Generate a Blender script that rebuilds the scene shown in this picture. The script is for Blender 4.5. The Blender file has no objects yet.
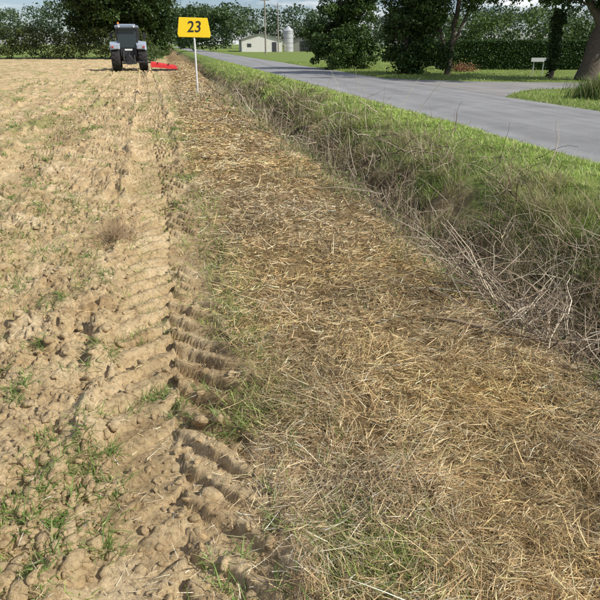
import bpy, bmesh, math
import numpy as np
from mathutils import Vector, Matrix
rng = np.random.default_rng(7)
S = 0.21
scene = bpy.context.scene
scene.view_settings.view_transform = 'Standard'
scene.view_settings.look = 'None'
scene.view_settings.exposure = 0

# ---------------------------------------------------------------- noise
def _h(ix, iy, seed):
    h = (ix.astype(np.int64)*374761393 + iy.astype(np.int64)*668265263 + seed*974634777) & 0xFFFFFFFF
    h = ((h ^ (h >> 13))*1274126177) & 0xFFFFFFFF
    h = ((h ^ (h >> 16))*2246822519) & 0xFFFFFFFF
    return ((h ^ (h >> 15)) & 0xFFFFFF)/float(0xFFFFFF)
def vn(x, y, seed=0):
    ix = np.floor(x); iy = np.floor(y); fx = x-ix; fy = y-iy
    fx = fx*fx*(3-2*fx); fy = fy*fy*(3-2*fy)
    a = _h(ix, iy, seed); b = _h(ix+1, iy, seed); c = _h(ix, iy+1, seed); d = _h(ix+1, iy+1, seed)
    return (a*(1-fx)+b*fx)*(1-fy)+(c*(1-fx)+d*fx)*fy
def fbm(x, y, seed=0, o=4):
    s = 0; a = .5; t = 0
    for i in range(o):
        s = s+a*vn(x*2**i+17.3*i, y*2**i+9.1*i, seed+i); t += a; a *= .5
    return s/t
def ss(a, b, x):
    t = np.clip((x-a)/(b-a), 0, 1); return t*t*(3-2*t)
def clodf(x, y, cell, seed, prob, k=.7):
    gx = np.floor(x/cell); gy = np.floor(y/cell); out = np.zeros_like(x)
    for i in (-1, 0, 1):
        for j in (-1, 0, 1):
            cx = gx+i; cy = gy+j
            px = (cx+_h(cx, cy, seed))*cell; py = (cy+_h(cx, cy, seed+1))*cell
            r = cell*(.25+.42*_h(cx, cy, seed+2))*(_h(cx, cy, seed+3) < prob)+1e-6
            an = _h(cx, cy, seed+4)*6.28; st = .75+.5*_h(cx, cy, seed+5)
            dx = (x-px)/r; dy = (y-py)/r; ca = np.cos(an); sa = np.sin(an)
            u = (dx*ca+dy*sa)*st; v = (-dx*sa+dy*ca)/st
            d = np.maximum(np.maximum(np.abs(u), np.abs(v)*.95), np.abs(u*.7+v*.75)*1.05)
            d = np.maximum(d, (u*.6-v*.75)*1.2)
            hh = np.clip((1-d)*2.6, 0, 1)*(1+.5*u-.3*v)*r*k*(d < 1)
            out = np.maximum(out, hh)
    return out

near_y = lambda x: np.interp(x, [5, 6.6, 8.2, 9.8, 11.9, 20, 60], [18, 20.4, 22.9, 24.1, 25.0, 25.9, 30])
far_y = lambda x: np.interp(x, [2, 5, 8.25, 13, 20, 60], [36, 31, 28.9, 27.9, 28.6, 33])
prof_w = [-500, 0.1, .35, 1.1, 1.75, 2.05, 2.3, 2.55, 2.9, 3.3, 3.85, 4.6, 5.7, 5.95, 6.15, 10.75, 10.95, 11.6, 14, 20, 900]
prof_z = [0, 0, .03, .08, .07, -.02, -.38, -.72, -.78, -.54, -.12, .06, .08, .05, 0.0, 0.0, .06, .09, .08, 0.02, 0]
def track_c(Y):
    return np.interp(Y, [0, 3, 6, 10, 42, 200], [-.06, -.08, -.12, -.26, -1.25, -1.25])
def side_mask(X, Y):
    w = X+S*Y
    return ss(-.12, .05, Y-near_y(X))*ss(-.12, .05, far_y(X)-Y)*(w > 10.5)*(X < 60)
def H(X, Y):
    w0 = X+S*Y
    wob = .45*(fbm(X*.7, Y*.7, 50, 3)-.5)*ss(5.9, 5.0, w0)*ss(-1, 0, w0)
    w = w0+wob
    z = np.interp(w, prof_w, prof_z)
    far = ss(160, 60, Y)
    f = ss(.42, .05, w0+.3*(fbm(X*3, Y*3, 5, 2)-.5))
    Z = z.copy()
    q = (f > 0.003) & (Y < 90) & (w0 > -40)
    if q.any():
        x, y, w_, fq = X[q], Y[q], w0[q], f[q]
        rough = .10*(fbm(x*1.5, y*1.1, 1, 3)-.5)+.095*(fbm(x*8, y*8, 2, 4)-.5)
        row = .012*np.sin(w_*2*math.pi/.7+5*fbm(x*.8, y*.3, 8, 2))
        tr = np.zeros_like(x); tmask = np.zeros_like(x)
        nz = fbm(x*3, y*3, 12, 3)-.5
        for off, st_ in ((0, 1.0), (-1.95, .75), (-3.3, .5), (-5.25, .5)):
            tw = w_-track_c(y)-off+.10*nz
            a = np.abs(tw)
            m = ss(.40, .26, a)*min(1, st_+.25)
            wear = ss(.26, .46, fbm(x*1.6, y*1.0, 61, 3))*st_*np.interp(y, [1.5, 3, 8, 30], [.95, 1.15, 1.5, 2.0])
            ph = (y*1.0+a*.9)/.21+(tw > 0)*.5+.35*nz+.22*(fbm(x*9, y*9, 64, 2)-.5)
            lug = ss(-.25, .55, np.sin(2*math.pi*ph))*ss(.40, .30, a)
            tr = tr+m*(-.040+.044*lug*wear)+.06*st_*ss(.12, 0, np.abs(a-.42))*ss(.42, .7, fbm(x*4, y*2.2, 33, 2))
            tmask = np.maximum(tmask, m)
        wx = x+.03*(vn(x*22, y*22, 70)-.5)+.018*(vn(x*60, y*60, 72)-.5); wy = y+.03*(vn(x*22, y*22, 71)-.5)+.018*(vn(x*60, y*60, 73)-.5)
        dens = ss(.32, .6, fbm(x*.9, y*.9, 77, 3))
        c1 = clodf(wx, wy, .19, 11, .38, .66); c2 = clodf(wx+3, wy+1, .095, 21, .72, .9); c3 = clodf(wx+1, wy+5, .045, 31, .78, 1.0)
        cl = np.maximum(np.maximum(c1*(.35+.65*dens), c2*(.5+.5*dens)), c3)
        cl = cl*(1-.66*tmask)
        Z[q] = z[q]+fq*(rough*(1-.6*tmask)+row*(1-tmask)+tr+cl)*far[q]
    z = Z
    st = ss(.1, .4, w0)*ss(2.4, 1.9, w0)
    z = z+st*(.11*(fbm(X*2.2, Y*2.2, 90, 4)-.5)+.03*(vn(X*18, Y*18, 91)-.5))*far
    gr = ss(2.0, 2.4, w0)*ss(5.9, 5.2, w0)
    z = z+gr*(.22*(fbm(X*1.5, Y*1.5, 95, 4)-.5)+.05*(vn(X*7, Y*7, 96)-.5))*far
    g2 = ss(11.0, 12.5, w0)
    z = z+g2*.08*(fbm(X*.5, Y*.5, 99, 3)-.5)*far
    return z*(1-side_mask(X, Y))

# ---------------------------------------------------------------- mesh helpers
def link(ob, parent=None):
    scene.collection.objects.link(ob)
    if parent: ob.parent = parent
    return ob
def mesh_np(name, V, F, mat, cols=None, parent=None, smooth=False, attr='col'):
    me = bpy.data.meshes.new(name)
    V = np.ascontiguousarray(V, dtype=np.float32); F = np.ascontiguousarray(F, dtype=np.int32)
    n, k = F.shape
    me.vertices.add(len(V)); me.vertices.foreach_set('co', V.ravel())
    me.loops.add(n*k); me.loops.foreach_set('vertex_index', F.ravel())
    me.polygons.add(n); me.polygons.foreach_set('loop_start', np.arange(0, n*k, k, dtype=np.int32))
    if smooth: me.polygons.foreach_set('use_smooth', np.ones(n, dtype=bool))
    me.update(calc_edges=True)
    if cols is not None:
        a = me.attributes.new(attr, 'FLOAT_COLOR', 'POINT')
        c = np.ones((len(V), 4), dtype=np.float32); c[:, :3] = cols
        a.data.foreach_set('color', c.ravel())
    me.materials.append(mat)
    ob = bpy.data.objects.new(name, me)
    return link(ob, parent)
def strips(P0, az, L, W, lean, curve, cols, segs=3, droll=None):
    n = len(P0)
    P = P0.copy(); pts = [P.copy()]
    hd = np.stack([np.cos(az), np.sin(az), np.zeros(n)], 1)
    for k in range(segs):
        th = lean+curve*(k+.5)/segs
        P = P+(hd*np.sin(th)[:, None]+np.array([0, 0, 1.])*np.cos(th)[:, None])*(L/segs)[:, None]
        pts.append(P.copy())
    tw = az+math.pi/2+rng.normal(0, .5, n)
    side = np.stack([np.cos(tw), np.sin(tw), np.zeros(n)], 1)
    if droll is not None:
        side = side*np.cos(droll)[:, None]; side[:, 2] = np.sin(droll)
    V = np.zeros((n, segs+1, 2, 3))
    for k in range(segs+1):
        t = k/segs; wd = W*(1-.75*t**2)*.5
        V[:, k, 0] = pts[k]-side*wd[:, None]; V[:, k, 1] = pts[k]+side*wd[:, None]
    base = np.arange(n)[:, None]*(segs+1)*2
    F = []
    for k in range(segs):
        F.append(np.concatenate([base+2*k, base+2*k+1, base+2*k+3, base+2*k+2], 1))
    F = np.stack(F, 1).reshape(-1, 4)
    C = np.repeat(cols[:, None, :], (segs+1)*2, 1).reshape(-1, 3)
    return V.reshape(-1, 3), F, C
def tubes(P, R, sides=3, cols=None):
    n, k, _ = P.shape
    T = np.gradient(P, axis=1); T /= np.linalg.norm(T, axis=2)[..., None]+1e-9
    up = np.array([.31, .17, .93]); ref = np.broadcast_to(up, T.shape).copy()
    bad = np.abs((T*up).sum(2)) > .9; ref[bad] = [1, 0, 0]
    A = np.cross(T, ref); A /= np.linalg.norm(A, axis=2)[..., None]+1e-9
    B = np.cross(T, A)
    V = np.zeros((n, k, sides, 3))
    for s in range(sides):
        a = 2*math.pi*s/sides
        V[:, :, s] = P+(A*math.cos(a)+B*math.sin(a))*R[:, :, None]
    idx = np.arange(n*k*sides).reshape(n, k, sides)
    a = idx[:, :-1, :]; b = idx[:, 1:, :]
    F = np.stack([a, np.roll(a, -1, 2), np.roll(b, -1, 2), b], -1).reshape(-1, 4)
    C = None
    if cols is not None: C = np.repeat(cols, k*sides, 0)
    return V.reshape(-1, 3), F, C
def leaves(C, size, cols):
    n = len(C)
    d = rng.normal(size=(n, 3)); d /= np.linalg.norm(d, axis=1)[:, None]
    e = np.cross(d, rng.normal(size=(n, 3))); e /= np.linalg.norm(e, axis=1)[:, None]
    nn = np.cross(d, e)
    s = size[:, None]
    V = np.stack([C-d*s*.5, C-d*s*.05+e*s*.33+nn*s*.08, C+d*s*.5, C-d*s*.05-e*s*.33+nn*s*.08], 1)
    F = np.arange(n*4).reshape(n, 4)
    return V.reshape(-1, 3), F, np.repeat(cols, 4, 0)
def merge(parts):
    V = []; F = []; C = []; o = 0
    for v, f, c in parts:
        V.append(v); F.append(f+o); C.append(c); o += len(v)
    return np.concatenate(V), np.concatenate(F), np.concatenate(C)
def mixc(n, pal, p=None, var=.15):
    pal = np.array(pal); i = rng.choice(len(pal), n, p=p)
    return np.clip(pal[i]*(1+rng.normal(0, var, (n, 1))), 0.01, .9)

# ---------------------------------------------------------------- materials
def newmat(name):
    m = bpy.data.materials.new(name); m.use_nodes = True
    nt = m.node_tree; b = nt.nodes['Principled BSDF']
    return m, nt, b
def simple(name, col, rough=.5, metal=0, var=.12, scale=6, bump=0):
    m, nt, b = newmat(name)
    tc = nt.nodes.new('ShaderNodeTexCoord'); n = nt.nodes.new('ShaderNodeTexNoise')
    n.inputs['Scale'].default_value = scale; n.inputs['Detail'].default_value = 5
    nt.links.new(tc.outputs['Object'], n.inputs['Vector'])
    r = nt.nodes.new('ShaderNodeMixRGB')
    r.inputs[1].default_value = tuple(c*(1-var*1.5) for c in col)+(1,)
    r.inputs[2].default_value = tuple(min(1, c*(1+var)) for c in col)+(1,)
    nt.links.new(n.outputs[0], r.inputs[0]); nt.links.new(r.outputs[0], b.inputs['Base Color'])
    b.inputs['Roughness'].default_value = rough; b.inputs['Metallic'].default_value = metal
    if bump:
        bp = nt.nodes.new('ShaderNodeBump'); bp.inputs['Distance'].default_value = bump
        nt.links.new(n.outputs[0], bp.inputs['Height']); nt.links.new(bp.outputs[0], b.inputs['Normal'])
    return m
def attrmat(name, rough=.6, transl=0.0, spec=.3):
    m, nt, b = newmat(name)
    a = nt.nodes.new('ShaderNodeAttribute'); a.attribute_name = 'col'
    nt.links.new(a.outputs['Color'], b.inputs['Base Color'])
    b.inputs['Roughness'].default_value = rough
    b.inputs['Specular IOR Level'].default_value = spec
    if transl:
        t = nt.nodes.new('ShaderNodeBsdfTranslucent'); mx = nt.nodes.new('ShaderNodeMixShader')
        mx.inputs[0].default_value = transl
        nt.links.new(a.outputs['Color'], t.inputs[0])
        nt.links.new(b.outputs[0], mx.inputs[1]); nt.links.new(t.outputs[0], mx.inputs[2])
        nt.links.new(mx.outputs[0], nt.nodes['Material Output'].inputs[0])
    return m
M_straw = attrmat('straw_mat', .5, 0, .4)
M_grass = attrmat('grass_mat', .5, .4, .35)
M_leaf = attrmat('leaf_mat', .5, .15, .3)
M_twig = attrmat('twig_mat', .8, 0, .2)
M_bark = simple('bark', (.11, .085, .06), .9, 0, .4, 9, .03)

def ground_mat():
    m, nt, b = newmat('ground_mat')
    N = nt.nodes.new; Lk = nt.links.new
    tc = N('ShaderNodeTexCoord'); at = N('ShaderNodeAttribute'); at.attribute_name = 'zone'
    sep = N('ShaderNodeSeparateColor'); Lk(at.outputs['Color'], sep.inputs[0])
    def noise(scale, det=5, rough=.6):
        n = N('ShaderNodeTexNoise'); n.inputs['Scale'].default_value = scale; n.inputs['Detail'].default_value = det
        n.inputs['Roughness'].default_value = rough; Lk(tc.outputs['Object'], n.inputs['Vector']); return n
    def ramp(src, stops):
        r = N('ShaderNodeValToRGB'); Lk(src, r.inputs[0]); e = r.color_ramp.elements
        while len(e) < len(stops): e.new(.5)
        for i, (p, c) in enumerate(stops): e[i].position = p; e[i].color = c+(1,)
        return r
    n1 = noise(2.6, 6, .7); n2 = noise(45, 4, .7)
    soil = ramp(n1.outputs[0], [(.3, (.40, .27, .135)), (.5, (.58, .43, .235)), (.7, (.73, .58, .36))])
    f = ramp(n2.outputs[0], [(.28, (.48, .44, .40)), (.5, (1, 1, 1)), (.7, (1.2, 1.18, 1.15))])
    mul = N('ShaderNodeMixRGB'); mul.blend_type = 'MULTIPLY'; mul.inputs[0].default_value = 1
    Lk(soil.outputs[0], mul.inputs[1]); Lk(f.outputs[0], mul.inputs[2])
    straw = ramp(n2.outputs[0], [(.3, (.10, .063, .03)), (.5, (.24, .165, .075)), (.7, (.44, .32, .16))])
    n4 = noise(14, 5, .7)
    green = ramp(n4.outputs[0], [(.3, (.07, .10, .02)), (.5, (.17, .23, .055)), (.7, (.32, .35, .11))])
    humus = ramp(n4.outputs[0], [(.3, (.02, .015, .01)), (.5, (.045, .035, .02)), (.7, (.10, .08, .045))])
    m1 = N('ShaderNodeMixRGB'); Lk(sep.outputs[1], m1.inputs[0]); Lk(mul.outputs[0], m1.inputs[1]); Lk(straw.outputs[0], m1.inputs[2])
    m2 = N('ShaderNodeMixRGB'); Lk(sep.outputs[2], m2.inputs[0]); Lk(m1.outputs[0], m2.inputs[1]); Lk(green.outputs[0], m2.inputs[2])
    m3 = N('ShaderNodeMixRGB'); Lk(sep.outputs[0], m3.inputs[0]); Lk(m2.outputs[0], m3.inputs[1]); Lk(humus.outputs[0], m3.inputs[2])
    Lk(m3.outputs[0], b.inputs['Base Color'])
    b.inputs['Roughness'].default_value = .95; b.inputs['Specular IOR Level'].default_value = .15
    bp = N('ShaderNodeBump'); bp.inputs['Distance'].default_value = .018; bp.inputs['Strength'].default_value = 1
    n5 = noise(55, 5, .78); Lk(n5.outputs[0], bp.inputs['Height']); Lk(bp.outputs[0], b.inputs['Normal'])
    return m
M_ground = ground_mat()

def road_mat(name, c1, c2):
    m, nt, b = newmat(name)
    N = nt.nodes.new; Lk = nt.links.new
    tc = N('ShaderNodeTexCoord')
    a = N('ShaderNodeTexNoise'); a.inputs['Scale'].default_value = .8; a.inputs['Detail'].default_value = 8; a.inputs['Roughness'].default_value = .65
    c = N('ShaderNodeTexNoise'); c.inputs['Scale'].default_value = 45; c.inputs['Detail'].default_value = 4; c.inputs['Roughness'].default_value = .7
    mp0 = N('ShaderNodeMapping'); mp0.inputs['Rotation'].default_value = (0, 0, -math.atan(S))
    mp = N('ShaderNodeMapping'); mp.inputs['Scale'].default_value = (2.0, .06, 1)
    st = N('ShaderNodeTexNoise'); st.inputs['Scale'].default_value = 1; st.inputs['Detail'].default_value = 4
    Lk(tc.outputs['Object'], mp0.inputs[0]); Lk(mp0.outputs[0], mp.inputs[0]); Lk(mp.outputs[0], st.inputs['Vector'])
    for n in (a, c): Lk(tc.outputs['Object'], n.inputs['Vector'])
    ad = N('ShaderNodeMath'); ad.operation = 'ADD'; Lk(a.outputs[0], ad.inputs[0]); Lk(st.outputs[0], ad.inputs[1])
    ad2 = N('ShaderNodeMath'); ad2.operation = 'MULTIPLY_ADD'; Lk(c.outputs[0], ad2.inputs[0]); ad2.inputs[1].default_value = 1.3; Lk(ad.outputs[0], ad2.inputs[2])
    r = N('ShaderNodeMapRange'); r.inputs[1].default_value = 1.25; r.inputs[2].default_value = 2.05; Lk(ad2.outputs[0], r.inputs[0])
    mx = N('ShaderNodeMixRGB'); mx.inputs[1].default_value = c1+(1,); mx.inputs[2].default_value = c2+(1,)
    Lk(r.outputs[0], mx.inputs[0]); Lk(mx.outputs[0], b.inputs['Base Color'])
    b.inputs['Roughness'].default_value = .85
    bp = N('ShaderNodeBump'); bp.inputs['Distance'].default_value = .012; Lk(c.outputs[0], bp.inputs['Height']); Lk(bp.outputs[0], b.inputs['Normal'])
    return m
M_road = road_mat('asphalt', (.16, .157, .152), (.35, .343, .33))
M_side = road_mat('asphalt_side', (.18, .17, .16), (.35, .33, .30))

# ---------------------------------------------------------------- ground
ys = [-6.0]
while ys[-1] < 3000:
    y = ys[-1]
    ys.append(y+(.25 if y < .6 else max(.0085, .0052*y)*(1 if y < 60 else 2+(y-60)*.03)))
ys = np.array(ys)
ws = [0.0]
while ws[-1] < 3000:
    w = ws[-1]; ws.append(w+(.010 if w < .35 else (.022 if w < 2.2 else (.035 if w < 7 else .035+(w-7)*.06))))
wn = [0.0]
while wn[-1] > -3000:
    w = wn[-1]; wn.append(w-(.010 if w > -2.0 else .010+(-w-2.0)*.018))
ws = np.array(wn[::-1][:-1]+ws)
WW, YY = np.meshgrid(ws, ys)
XX = WW-S*np.minimum(YY, 400)
ZZ = H(XX.ravel(), YY.ravel()).reshape(XX.shape)
w0 = XX+S*YY
ny, nx = XX.shape
idx = np.arange(ny*nx).reshape(ny, nx)
F = np.stack([idx[:-1, :-1], idx[:-1, 1:], idx[1:, 1:], idx[1:, :-1]], -1).reshape(-1, 4)
e = fbm(XX*2.5, YY*2.5, 200, 4)-.5
straw = ss(.05, .45, w0+.8*e)*ss(3.6, 2.6, w0+.5*e)
straw = np.maximum(straw, .45*ss(.6, .72, fbm(XX*1.2, YY*.5, 210, 4))*(w0 < .2))
green = ss(3.2, 3.9, w0+1.2*e)
gf = ss(.56, .72, fbm(XX*1.6, YY*.9, 220, 5))*.5*(w0 < .1)*ss(4, 14, YY)
gf = np.maximum(gf, .55*ss(.2, .0, np.abs(w0-track_c(YY)-.55))*ss(5, 11, YY)*(w0 < .5)*ss(.4, .6, fbm(XX*2, YY, 225, 3)))
green = np.maximum(green, gf)
green = np.where((YY > 75) & (w0 < 0), 1, green)
humus = ss(2.05, 2.4, w0+.4*e)*ss(3.7, 3.1, w0+.8*e)*ss(70, 50, YY)
zone = np.stack([humus, straw, green], -1).reshape(-1, 3)
ground = mesh_np('ground', np.stack([XX, YY, ZZ], -1).reshape(-1, 3), F, M_ground, zone, attr='zone')
print('ground verts', ny*nx)

yy = np.concatenate([np.arange(-6, 60, .5), np.arange(60, 400, 5)])
wq = np.linspace(6.02, 10.88, 13)
W2, Y2 = np.meshgrid(wq, yy)
edge = np.where((W2 < 6.1), .12*(vn(Y2*1.3, Y2*0, 3)-.5), 0)+np.where((W2 > 10.8), .15*(vn(Y2*1.1, Y2*0, 4)-.5), 0)
Wr = W2+edge
Zr = .04+.05*(1-((W2-8.45)/2.43)**2)
ix = np.arange(Wr.size).reshape(Wr.shape)
Fr = np.stack([ix[:-1, :-1], ix[:-1, 1:], ix[1:, 1:], ix[1:, :-1]], -1).reshape(-1, 4)
mesh_np('road', np.stack([Wr-S*Y2, Y2, Zr], -1).reshape(-1, 3), Fr, M_road, smooth=True)
xs = np.concatenate([np.arange(4.4, 14, .3), np.arange(14, 60, 2)])
t = np.linspace(0, 1, 9)
Xs, Ts = np.meshgrid(xs, t, indexing='ij')
Ys = near_y(Xs)*(1-Ts)+far_y(Xs)*Ts
Ws = Xs+S*Ys
Xs2 = np.where(Ws < 10.6, 10.6-S*Ys, Xs)
ix = np.arange(Xs.size).reshape(Xs.shape)
Fr = np.stack([ix[:-1, :-1], ix[1:, :-1], ix[1:, 1:], ix[:-1, 1:]], -1).reshape(-1, 4)
mesh_np('side_road', np.stack([Xs2, Ys, np.full_like(Xs, .036)], -1).reshape(-1, 3), Fr, M_side, smooth=True)

# ---------------------------------------------------------------- clods
bm = bmesh.new(); bmesh.ops.create_icosphere(bm, subdivisions=2, radius=1)
bv = np.array([v.co[:] for v in bm.verts]); bf = np.array([[v.index for v in f.verts] for f in bm.faces]); bm.free()
bv /= np.linalg.norm(bv, axis=1)[:, None]
def sampY(n, y0, y1, p=1.6):
    u = rng.random(n); a = 1-p
    return (y0**a+u*(y1**a-y0**a))**(1/a)
n = 17000
Yc = sampY(n, .9, 22, 1.65); X0 = -Yc*.62-.6
wc = .25-rng.random(n)*(.25-(X0+S*Yc)); Xc = wc-S*Yc
keep = (fbm(Xc*1.6, Yc*1.6, 77, 3)+rng.normal(0, .25, n) > .43) & ~((np.abs(wc-track_c(Yc)) < .30) & (rng.random(n) < .7))
Xc = Xc[keep]; Yc = Yc[keep]; n = len(Xc)
sz = np.clip(rng.lognormal(math.log(.010), .6, n), .004, .036)
K = 6
pn = rng.normal(size=(n, K, 3)); pn /= np.linalg.norm(pn, axis=2)[..., None]
pd = rng.uniform(.3, .85, (n, K))
dot = np.einsum('vi,nki->nvk', bv, pn)
rad = np.where(dot > .12, pd[:, None, :]/np.maximum(dot, .12), 9).min(2)
rad = np.minimum(rad, 1.25)*(1+rng.normal(0, .11, rad.shape))
loc = bv[None]*rad[..., None]*rng.uniform(.7, 1.35, (n, 1, 3))*sz[:, None, None]
loc[:, :, 2] *= .8
Zc = H(Xc, Yc)
V = loc+np.stack([Xc, Yc, Zc+sz*.03], -1)[:, None]
F = bf[None]+(np.arange(n)*len(bv))[:, None, None]
mesh_np('soil_clods', V.reshape(-1, 3), F.reshape(-1, 3), M_ground)

# ---------------------------------------------------------------- straw
P_straw = [(.61, .45, .22), (.45, .30, .14), (.68, .56, .34), (.28, .175, .08), (.41, .36, .16), (.72, .64, .45)]
def add_straw(n, y0, y1, wmin, wmax, L, Wd, p=1.9, hmax=.04, pal=P_straw, prob=None, clump=True, leanlo=76, segs=2):
    Y = sampY(n, y0, y1, p); w = wmin+rng.random(n)*(wmax-wmin)
    w = w+rng.normal(0, .08, n)
    X = w-S*Y
    if clump:
        k = fbm(X*4, Y*4, 300, 3)+rng.normal(0, .1, n) > .33
        X = X[k]; Y = Y[k]; n = len(X)
    z = H(X, Y)
    az = rng.random(n)*2*math.pi
    az = np.where(rng.random(n) < .5, fbm(X*2.3, Y*2.3, 310, 2)*12+rng.normal(0, .5, n), az)
    lean = np.radians(rng.uniform(leanlo, 95, n)); cur = np.radians(rng.normal(10, 28, n))
    Ln = L*rng.uniform(.3, 1.5, n); Wn = Wd*rng.uniform(.4, 1.7, n)*np.clip(Y/3, .8, 7)
    P = np.stack([X, Y, z+rng.random(n)**1.5*hmax+.004], -1)
    c = mixc(n, pal, prob, .2)
    tone = .55+.9*fbm(X*2.5, Y*2.5, 320, 4)
    hue = fbm(X*1.2, Y*1.2, 330, 3)[:, None]
    c = c*tone[:, None]*(1+(hue-.5)*np.array([.15, 0, -.5]))
    return strips(P, az, Ln, Wn, lean, cur, np.clip(c, 0, .85), segs, rng.normal(0, .7, n))
pr = [.27, .28, .10, .18, .12, .05]
parts = [add_straw(125000, 1.0, 9, .30, 2.05, .066, .0026, prob=pr),
         add_straw(5000, 1.0, 9, .32, 2.2, .16, .0028, prob=pr, hmax=.05, leanlo=65, segs=4),
         add_straw(40000, 8, 60, .3, 2.1, .12, .0028, p=1.7, prob=pr)]
V, F, C = merge(parts)
mesh_np('mown_straw', V, F, M_straw, C)
parts = [add_straw(14000, 1.0, 10, -4.5, .35, .045, .0022, hmax=.01, prob=[.3, .1, .3, .05, .05, .2]),
         add_straw(11000, 8, 45, -13, .3, .08, .0022, p=1.5, hmax=.01, prob=[.3, .1, .3, .05, .05, .2])]
V, F, C = merge(parts)
mesh_np('field_stubble', V, F, M_straw, C)

# ---------------------------------------------------------------- grass
G1 = [(.24, .34, .055), (.32, .44, .09), (.42, .50, .14), (.13, .20, .035), (.48, .45, .20), (.60, .52, .30)]
def blades(X, Y, L, Wd, cols, lean=(5, 45), cur=(10, 50), segs=3):
    n = len(X); z = H(X, Y)
    az = rng.random(n)*2*math.pi
    return strips(np.stack([X, Y, z-.005], -1), az, L, Wd, np.radians(rng.uniform(*lean, n)), np.radians(rng.uniform(*cur, n)), cols, segs)
parts = []
for (n, y0, y1, L) in ((95000, 2.5, 14, .06), (44000, 12, 60, .08)):
    Y = sampY(n, y0, y1, 1.5); w = 3.3+rng.random(n)*2.78+rng.normal(0, .08, n); w = np.minimum(w, 6.12)
    X = w-S*Y
    k = (fbm(X*1.6, Y*1.6, 400, 3)+(w-4.3)*.17+rng.normal(0, .07, n)) > .45
    X, Y, w = X[k], Y[k], w[k]; n = len(X)
    lush = ss(4.2, 5.4, w)
    tone = (.5+.2*lush+1.1*fbm(X*1.8, Y*1.8, 410, 4))[:, None]
    dry = (ss(.5, .65, fbm(X*1.4+5, Y*1.4, 412, 3))*(.55-.4*lush))[:, None]
    c = mixc(n, G1, [.2, .3, .24, .09, .11, .06], .18)
    c = (c*(1-dry)+dry*np.array([.45, .40, .19]))*tone
    ht = ss(5.4, 3.8, w)
    parts.append(blades(X, Y, L*rng.uniform(.4, 1.6, n)*(.5+.7*fbm(X*3, Y*3, 430, 2)+1.6*ht*ss(.35, .7, fbm(X*3, Y*3, 431, 2))), .0034*rng.uniform(.6, 1.4, n)*np.clip(Y/3.5, 1, 8), np.clip(c, 0, .8), (5, 70), segs=2))
n = 22000; Y = sampY(n, 2.0, 25, 1.6); w = rng.uniform(2.0, 4.0, n); X = w-S*Y
k = fbm(X*2, Y*2, 440, 3) > .56; X, Y = X[k], Y[k]; n = len(X)
parts.append(blades(X, Y, .16*rng.uniform(.4, 1.6, n), .0038*np.clip(Y/3.5, 1, 8), mixc(n, G1, [.25, .2, .1, .2, .15, .1], .2)*.7))
n = 36000; Y = rng.uniform(9, 60, n); w = 10.85+rng.random(n)**1.5*14; X = w-S*Y
k = (side_mask(X, Y) < .3) & (X/Y < .75); X, Y = X[k], Y[k]; n = len(X)
parts.append(blades(X, Y, .08*rng.uniform(.5, 1.6, n), .022*rng.uniform(.6, 1.4, n), mixc(n, G1, [.3, .3, .2, .06, .09, .05], .15)*(.5+.8*fbm(X*.6, Y*.6, 415, 3))[:, None], segs=2))
V, F, C = merge(parts)
mesh_np('verge_grass', V, F, M_grass, C)

def px2g(px, py):
    v = (300-py)/600; h = (px-300)/600; z = -.3924+.9198*v; t = -1.6/z
    return h*t, t*(.9198+.3924*v)
tufts = [(85, 470, .15, 260), (60, 500, .14, 160), (100, 520, .12, 160), (95, 445, .1, 140), (28, 390, .1, 170), (45, 445, .09, 90), (62, 305, .12, 160), (105, 355, .1, 130), (165, 390, .09, 150),
         (190, 405, .08, 110), (10, 240, .16, 180), (35, 215, .2, 180), (75, 265, .12, 100), (310, 450, .08, 60), (330, 470, .08, 40), (300, 560, .12, 90), (340, 585, .13, 70), (5, 200, .3, 200), (20, 180, .3, 200), (50, 190, .3, 160), (12, 290, .15, 160), (30, 350, .12, 120),
         (285, 520, .08, 80), (8, 320, .12, 130), (55, 545, .1, 140), (110, 285, .12, 80), (160, 330, .08, 40), (235, 315, .08, 60), (175, 205, .2, 160), (182, 180, .25, 160), (100, 220, .2, 130), (80, 200, .25, 150), (130, 165, .3, 120), (50, 250, .15, 120),
         (165, 130, .4, 200), (158, 110, .6, 200), (60, 160, .4, 200), (20, 100, 1, 260), (90, 90, 1, 200), (40, 85, 1.2, 260), (10, 130, .6, 200), (35, 115, .8, 200), (90, 130, .6, 180), (110, 110, .8, 180), (15, 150, .5, 200), (260, 590, .1, 80), (15, 515, .07, 90), (215, 560, .06, 40), (230, 430, .05, 60), (45, 560, .1, 90)]
parts = []
WC = [(.14, .23, .04), (.20, .31, .07), (.27, .36, .11), (.40, .38, .16)]
for (px, py, r, n) in tufts:
    x, y = px2g(px, py); n = int(n*1.3)
    nsub = max(3, n//16); cx = x+rng.normal(0, r*.6, nsub); cy = y+rng.normal(0, r*1.0, nsub)
    i = rng.integers(0, nsub, n); X = cx[i]+rng.normal(0, .015+r*.04, n); Y = cy[i]+rng.normal(0, .015+r*.04, n)
    parts.append(blades(X, Y, .085*rng.uniform(.3, 1.3, n)*min(1.6, max(1, y/8)), .0040*rng.uniform(.6, 1.5, n)*max(1, y/4), mixc(n, WC, [.35, .35, .2, .1], .2), (25, 80), (10, 60)))
nt_ = 2400; Yt = sampY(nt_, 1.2, 42, 1.25); wt = .1-rng.random(nt_)*(Yt*.5+1.6)
k = fbm((wt-S*Yt)*.7, Yt*.4, 500, 3)+rng.normal(0, .05, nt_) > .49; Yt, wt = Yt[k], wt[k]
rep = 22; Y = np.repeat(Yt, rep)+rng.normal(0, .05, len(Yt)*rep)*np.repeat(np.clip(Yt/4, 1, 6), rep); w = np.repeat(wt, rep)+rng.normal(0, .035, len(Yt)*rep)*np.repeat(np.clip(Yt/6, 1, 4), rep); X = w-S*Y; n = len(X)
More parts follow.
